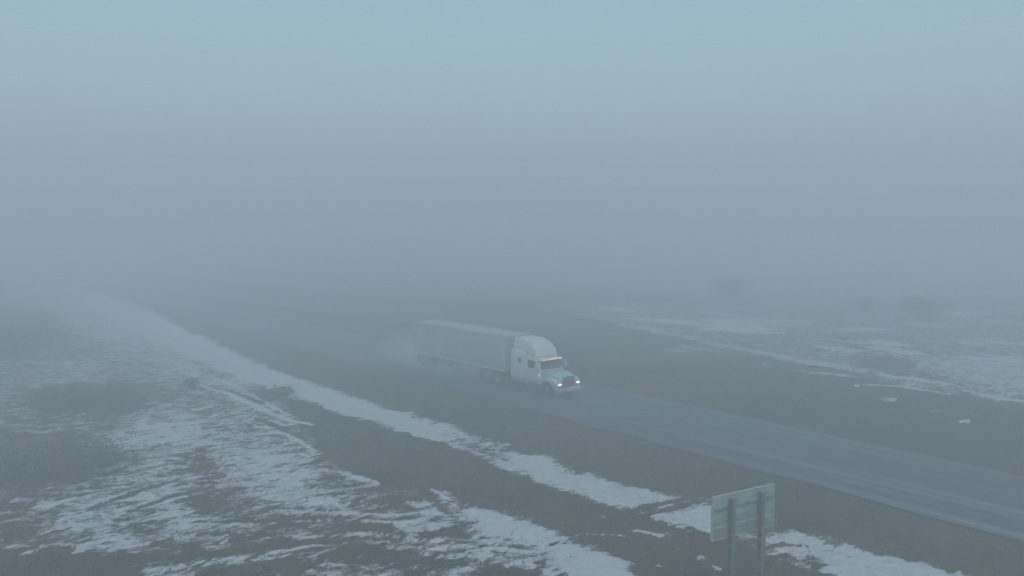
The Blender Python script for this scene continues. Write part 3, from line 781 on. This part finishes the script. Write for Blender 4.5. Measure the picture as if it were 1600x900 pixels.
shrub('large_bush', 121.0, 86.5, 4.2, 4.2, 4.6, 3000, 'fainter bush in the haze left of the broad one beyond the road', 'bush', group=G, seed=9, leaf=.15)
shrub('shrub', 118.0, 60.5, 2.0, 2.0, 2.2, 2200, 'low bush between the two large hazy bushes beyond the road', 'bush', group=G, seed=10, leaf=.10)

# snow clumps on the bare median
m_snow = mat('snow_clump', (.52, .54, .56), .8, noise=.08)
def clump(x, y, r, h, label, seed):
    rd = random.Random(seed); bm = bmesh.new()
    for k in range(3):
        q = bmesh.ops.create_icosphere(bm, subdivisions=3, radius=1)
        c = Vector(((k - 1) * .55 * r, rd.uniform(-.3, .3) * r, 0)); s_ = (.42, .8, .5)[(k + seed) % 3]
        for v in q['verts']:
            n = 1 + .22 * math.sin(v.co.x * 5 + k * 2 + seed) * math.cos(v.co.y * 4 + k) + .1 * math.sin(v.co.z * 9 + seed)
            v.co = Vector((v.co.x * r * s_ * n, v.co.y * r * .7 * s_ * n, v.co.z * h * s_ * n)) + c
    me = bpy.data.meshes.new('snow_clump'); bm.to_mesh(me); bm.free(); me.materials.append(m_snow); me.shade_smooth()
    o = bpy.data.objects.new('snow_clump', me); COL.objects.link(o)
    o.location = (x, y, float(relief(np.array([x]), np.array([y]))[0]) + .02)
    tag(o, label, 'snow clump', 'snow clumps on the bare grass beyond the road')
clump(54.4, 21.1, .36, .20, 'bright snow clump alone on the bare grass at the right', 2)
clump(60.6, 31.5, .30, .10, 'flat pale snow clump farther back on the bare grass', 5)

# dry grass, uncountable
def grass():
    rs = np.random.RandomState(5)
    n = 46000
    # denser near the foreground
    r = 24 + 75 * rs.rand(n) ** 1.6
    a = rs.uniform(math.radians(2), math.radians(76), n)
    x = r * np.sin(a); y = r * np.cos(a)
    c = coverage(x, y)
    pt = fbm(x * .25 + 3, y * .25, 3)
    keep = (rs.rand(n) > c * 1.15) & ((x < ROAD0 - .3) | (x > ROAD1 + .3)) & (rs.rand(n) < .25 + 1.6 * np.clip(pt - .35, 0, 1))
    x, y = x[keep], y[keep]; n = len(x)
    z = relief(x, y) - .03
    B = 5
    V = np.zeros((n, B, 3, 3))
    h = (.08 + .16 * rs.rand(n, B)) * (0.7 + .6 * rs.rand(n))[:, None]
    ang = rs.rand(n, B) * 6.283
    lean = .5 * h * rs.rand(n, B)
    bx = x[:, None] + rs.normal(0, .07, (n, B)); by = y[:, None] + rs.normal(0, .07, (n, B))
    wd = .012 + .012 * rs.rand(n, B)
    V[:, :, 0, 0] = bx - wd * np.cos(ang); V[:, :, 0, 1] = by - wd * np.sin(ang); V[:, :, 0, 2] = z[:, None]
    V[:, :, 1, 0] = bx + wd * np.cos(ang); V[:, :, 1, 1] = by + wd * np.sin(ang); V[:, :, 1, 2] = z[:, None]
    V[:, :, 2, 0] = bx + lean * np.cos(ang + 1.3); V[:, :, 2, 1] = by + lean * np.sin(ang + 1.3); V[:, :, 2, 2] = z[:, None] + h
    V = V.reshape(-1, 3)
    me = bpy.data.meshes.new('dry_grass')
    me.vertices.add(len(V)); me.vertices.foreach_set('co', V.ravel())
    me.loops.add(len(V)); me.loops.foreach_set('vertex_index', np.arange(len(V)))
    me.polygons.add(len(V) // 3); me.polygons.foreach_set('loop_start', np.arange(len(V) // 3) * 3)
    me.polygons.foreach_set('loop_total', np.full(len(V) // 3, 3))
    me.update(); me.materials.append(m_straw)
    o = bpy.data.objects.new('dry_grass', me); COL.objects.link(o)
    tag(o, 'short dry grass poking through the patchy snow', 'grass', kind='stuff')
grass()

# ------------------------------------------------------------------ the air: one closed box of even fog
HAZE = .0162
HTOP = 38
bm = bmesh.new()
bmesh.ops.create_cube(bm, size=1)
bmesh.ops.scale(bm, vec=(1500, 1500, HTOP + 2.5), verts=bm.verts)
bmesh.ops.translate(bm, vec=(250, 250, (HTOP - 2.5) / 2), verts=bm.verts)
me = bpy.data.meshes.new('haze'); bm.to_mesh(me); bm.free()
m = bpy.data.materials.new('fog'); m.use_nodes = True
t = m.node_tree; t.nodes.clear()
pv = t.nodes.new('ShaderNodeVolumePrincipled')
pv.inputs['Color'].default_value = (.88, .93, .97, 1)
pv.inputs['Density'].default_value = HAZE
pv.inputs['Anisotropy'].default_value = 0.2
mo = t.nodes.new('ShaderNodeOutputMaterial')
t.links.new(pv.outputs[0], mo.inputs['Volume'])
me.materials.append(m)
o = bpy.data.objects.new('haze', me); COL.objects.link(o)
tag(o, 'pale fog filling the air over the road', 'fog', kind='stuff')

# fine spray thrown up by the wheels: densest low behind the axles, thinning outwards
bm = bmesh.new()
bmesh.ops.create_uvsphere(bm, u_segments=32, v_segments=16, radius=1)
bmesh.ops.scale(bm, vec=(3.4, 13.5, 3.0), verts=bm.verts)
SPRAY = .22
me = bpy.data.meshes.new('road_spray'); bm.to_mesh(me); bm.free()
m = bpy.data.materials.new('spray'); m.use_nodes = True
t = m.node_tree; t.nodes.clear()
tc = t.nodes.new('ShaderNodeTexCoord')
mp = t.nodes.new('ShaderNodeMapping'); mp.inputs['Scale'].default_value = (1 / 3.4, 1 / 13.5, 1 / 3.0)
t.links.new(tc.outputs['Object'], mp.inputs['Vector'])
ln = t.nodes.new('ShaderNodeVectorMath'); ln.operation = 'LENGTH'
t.links.new(mp.outputs[0], ln.inputs[0])
fall = rng(t, ln.outputs['Value'], .35, .98, SPRAY, 0, True)
nz = t.nodes.new('ShaderNodeTexNoise'); nz.inputs['Scale'].default_value = .7; nz.inputs['Detail'].default_value = 3
t.links.new(tc.outputs['Object'], nz.inputs['Vector'])
dn = math_(t, 'MULTIPLY', fall, rng(t, nz.outputs['Fac'], .35, .65, .3, 1.3))
pv = t.nodes.new('ShaderNodeVolumePrincipled')
pv.inputs['Color'].default_value = (.88, .93, .97, 1)
t.links.new(dn, pv.inputs['Density'])
mo = t.nodes.new('ShaderNodeOutputMaterial')
t.links.new(pv.outputs[0], mo.inputs['Volume'])
me.materials.append(m)
o = bpy.data.objects.new('road_spray', me); COL.objects.link(o)
o.location = (TX - .3, TY + 16.0, .9)
tag(o, 'pale wet spray thrown up round the trailer wheels of the truck', 'spray', kind='stuff')
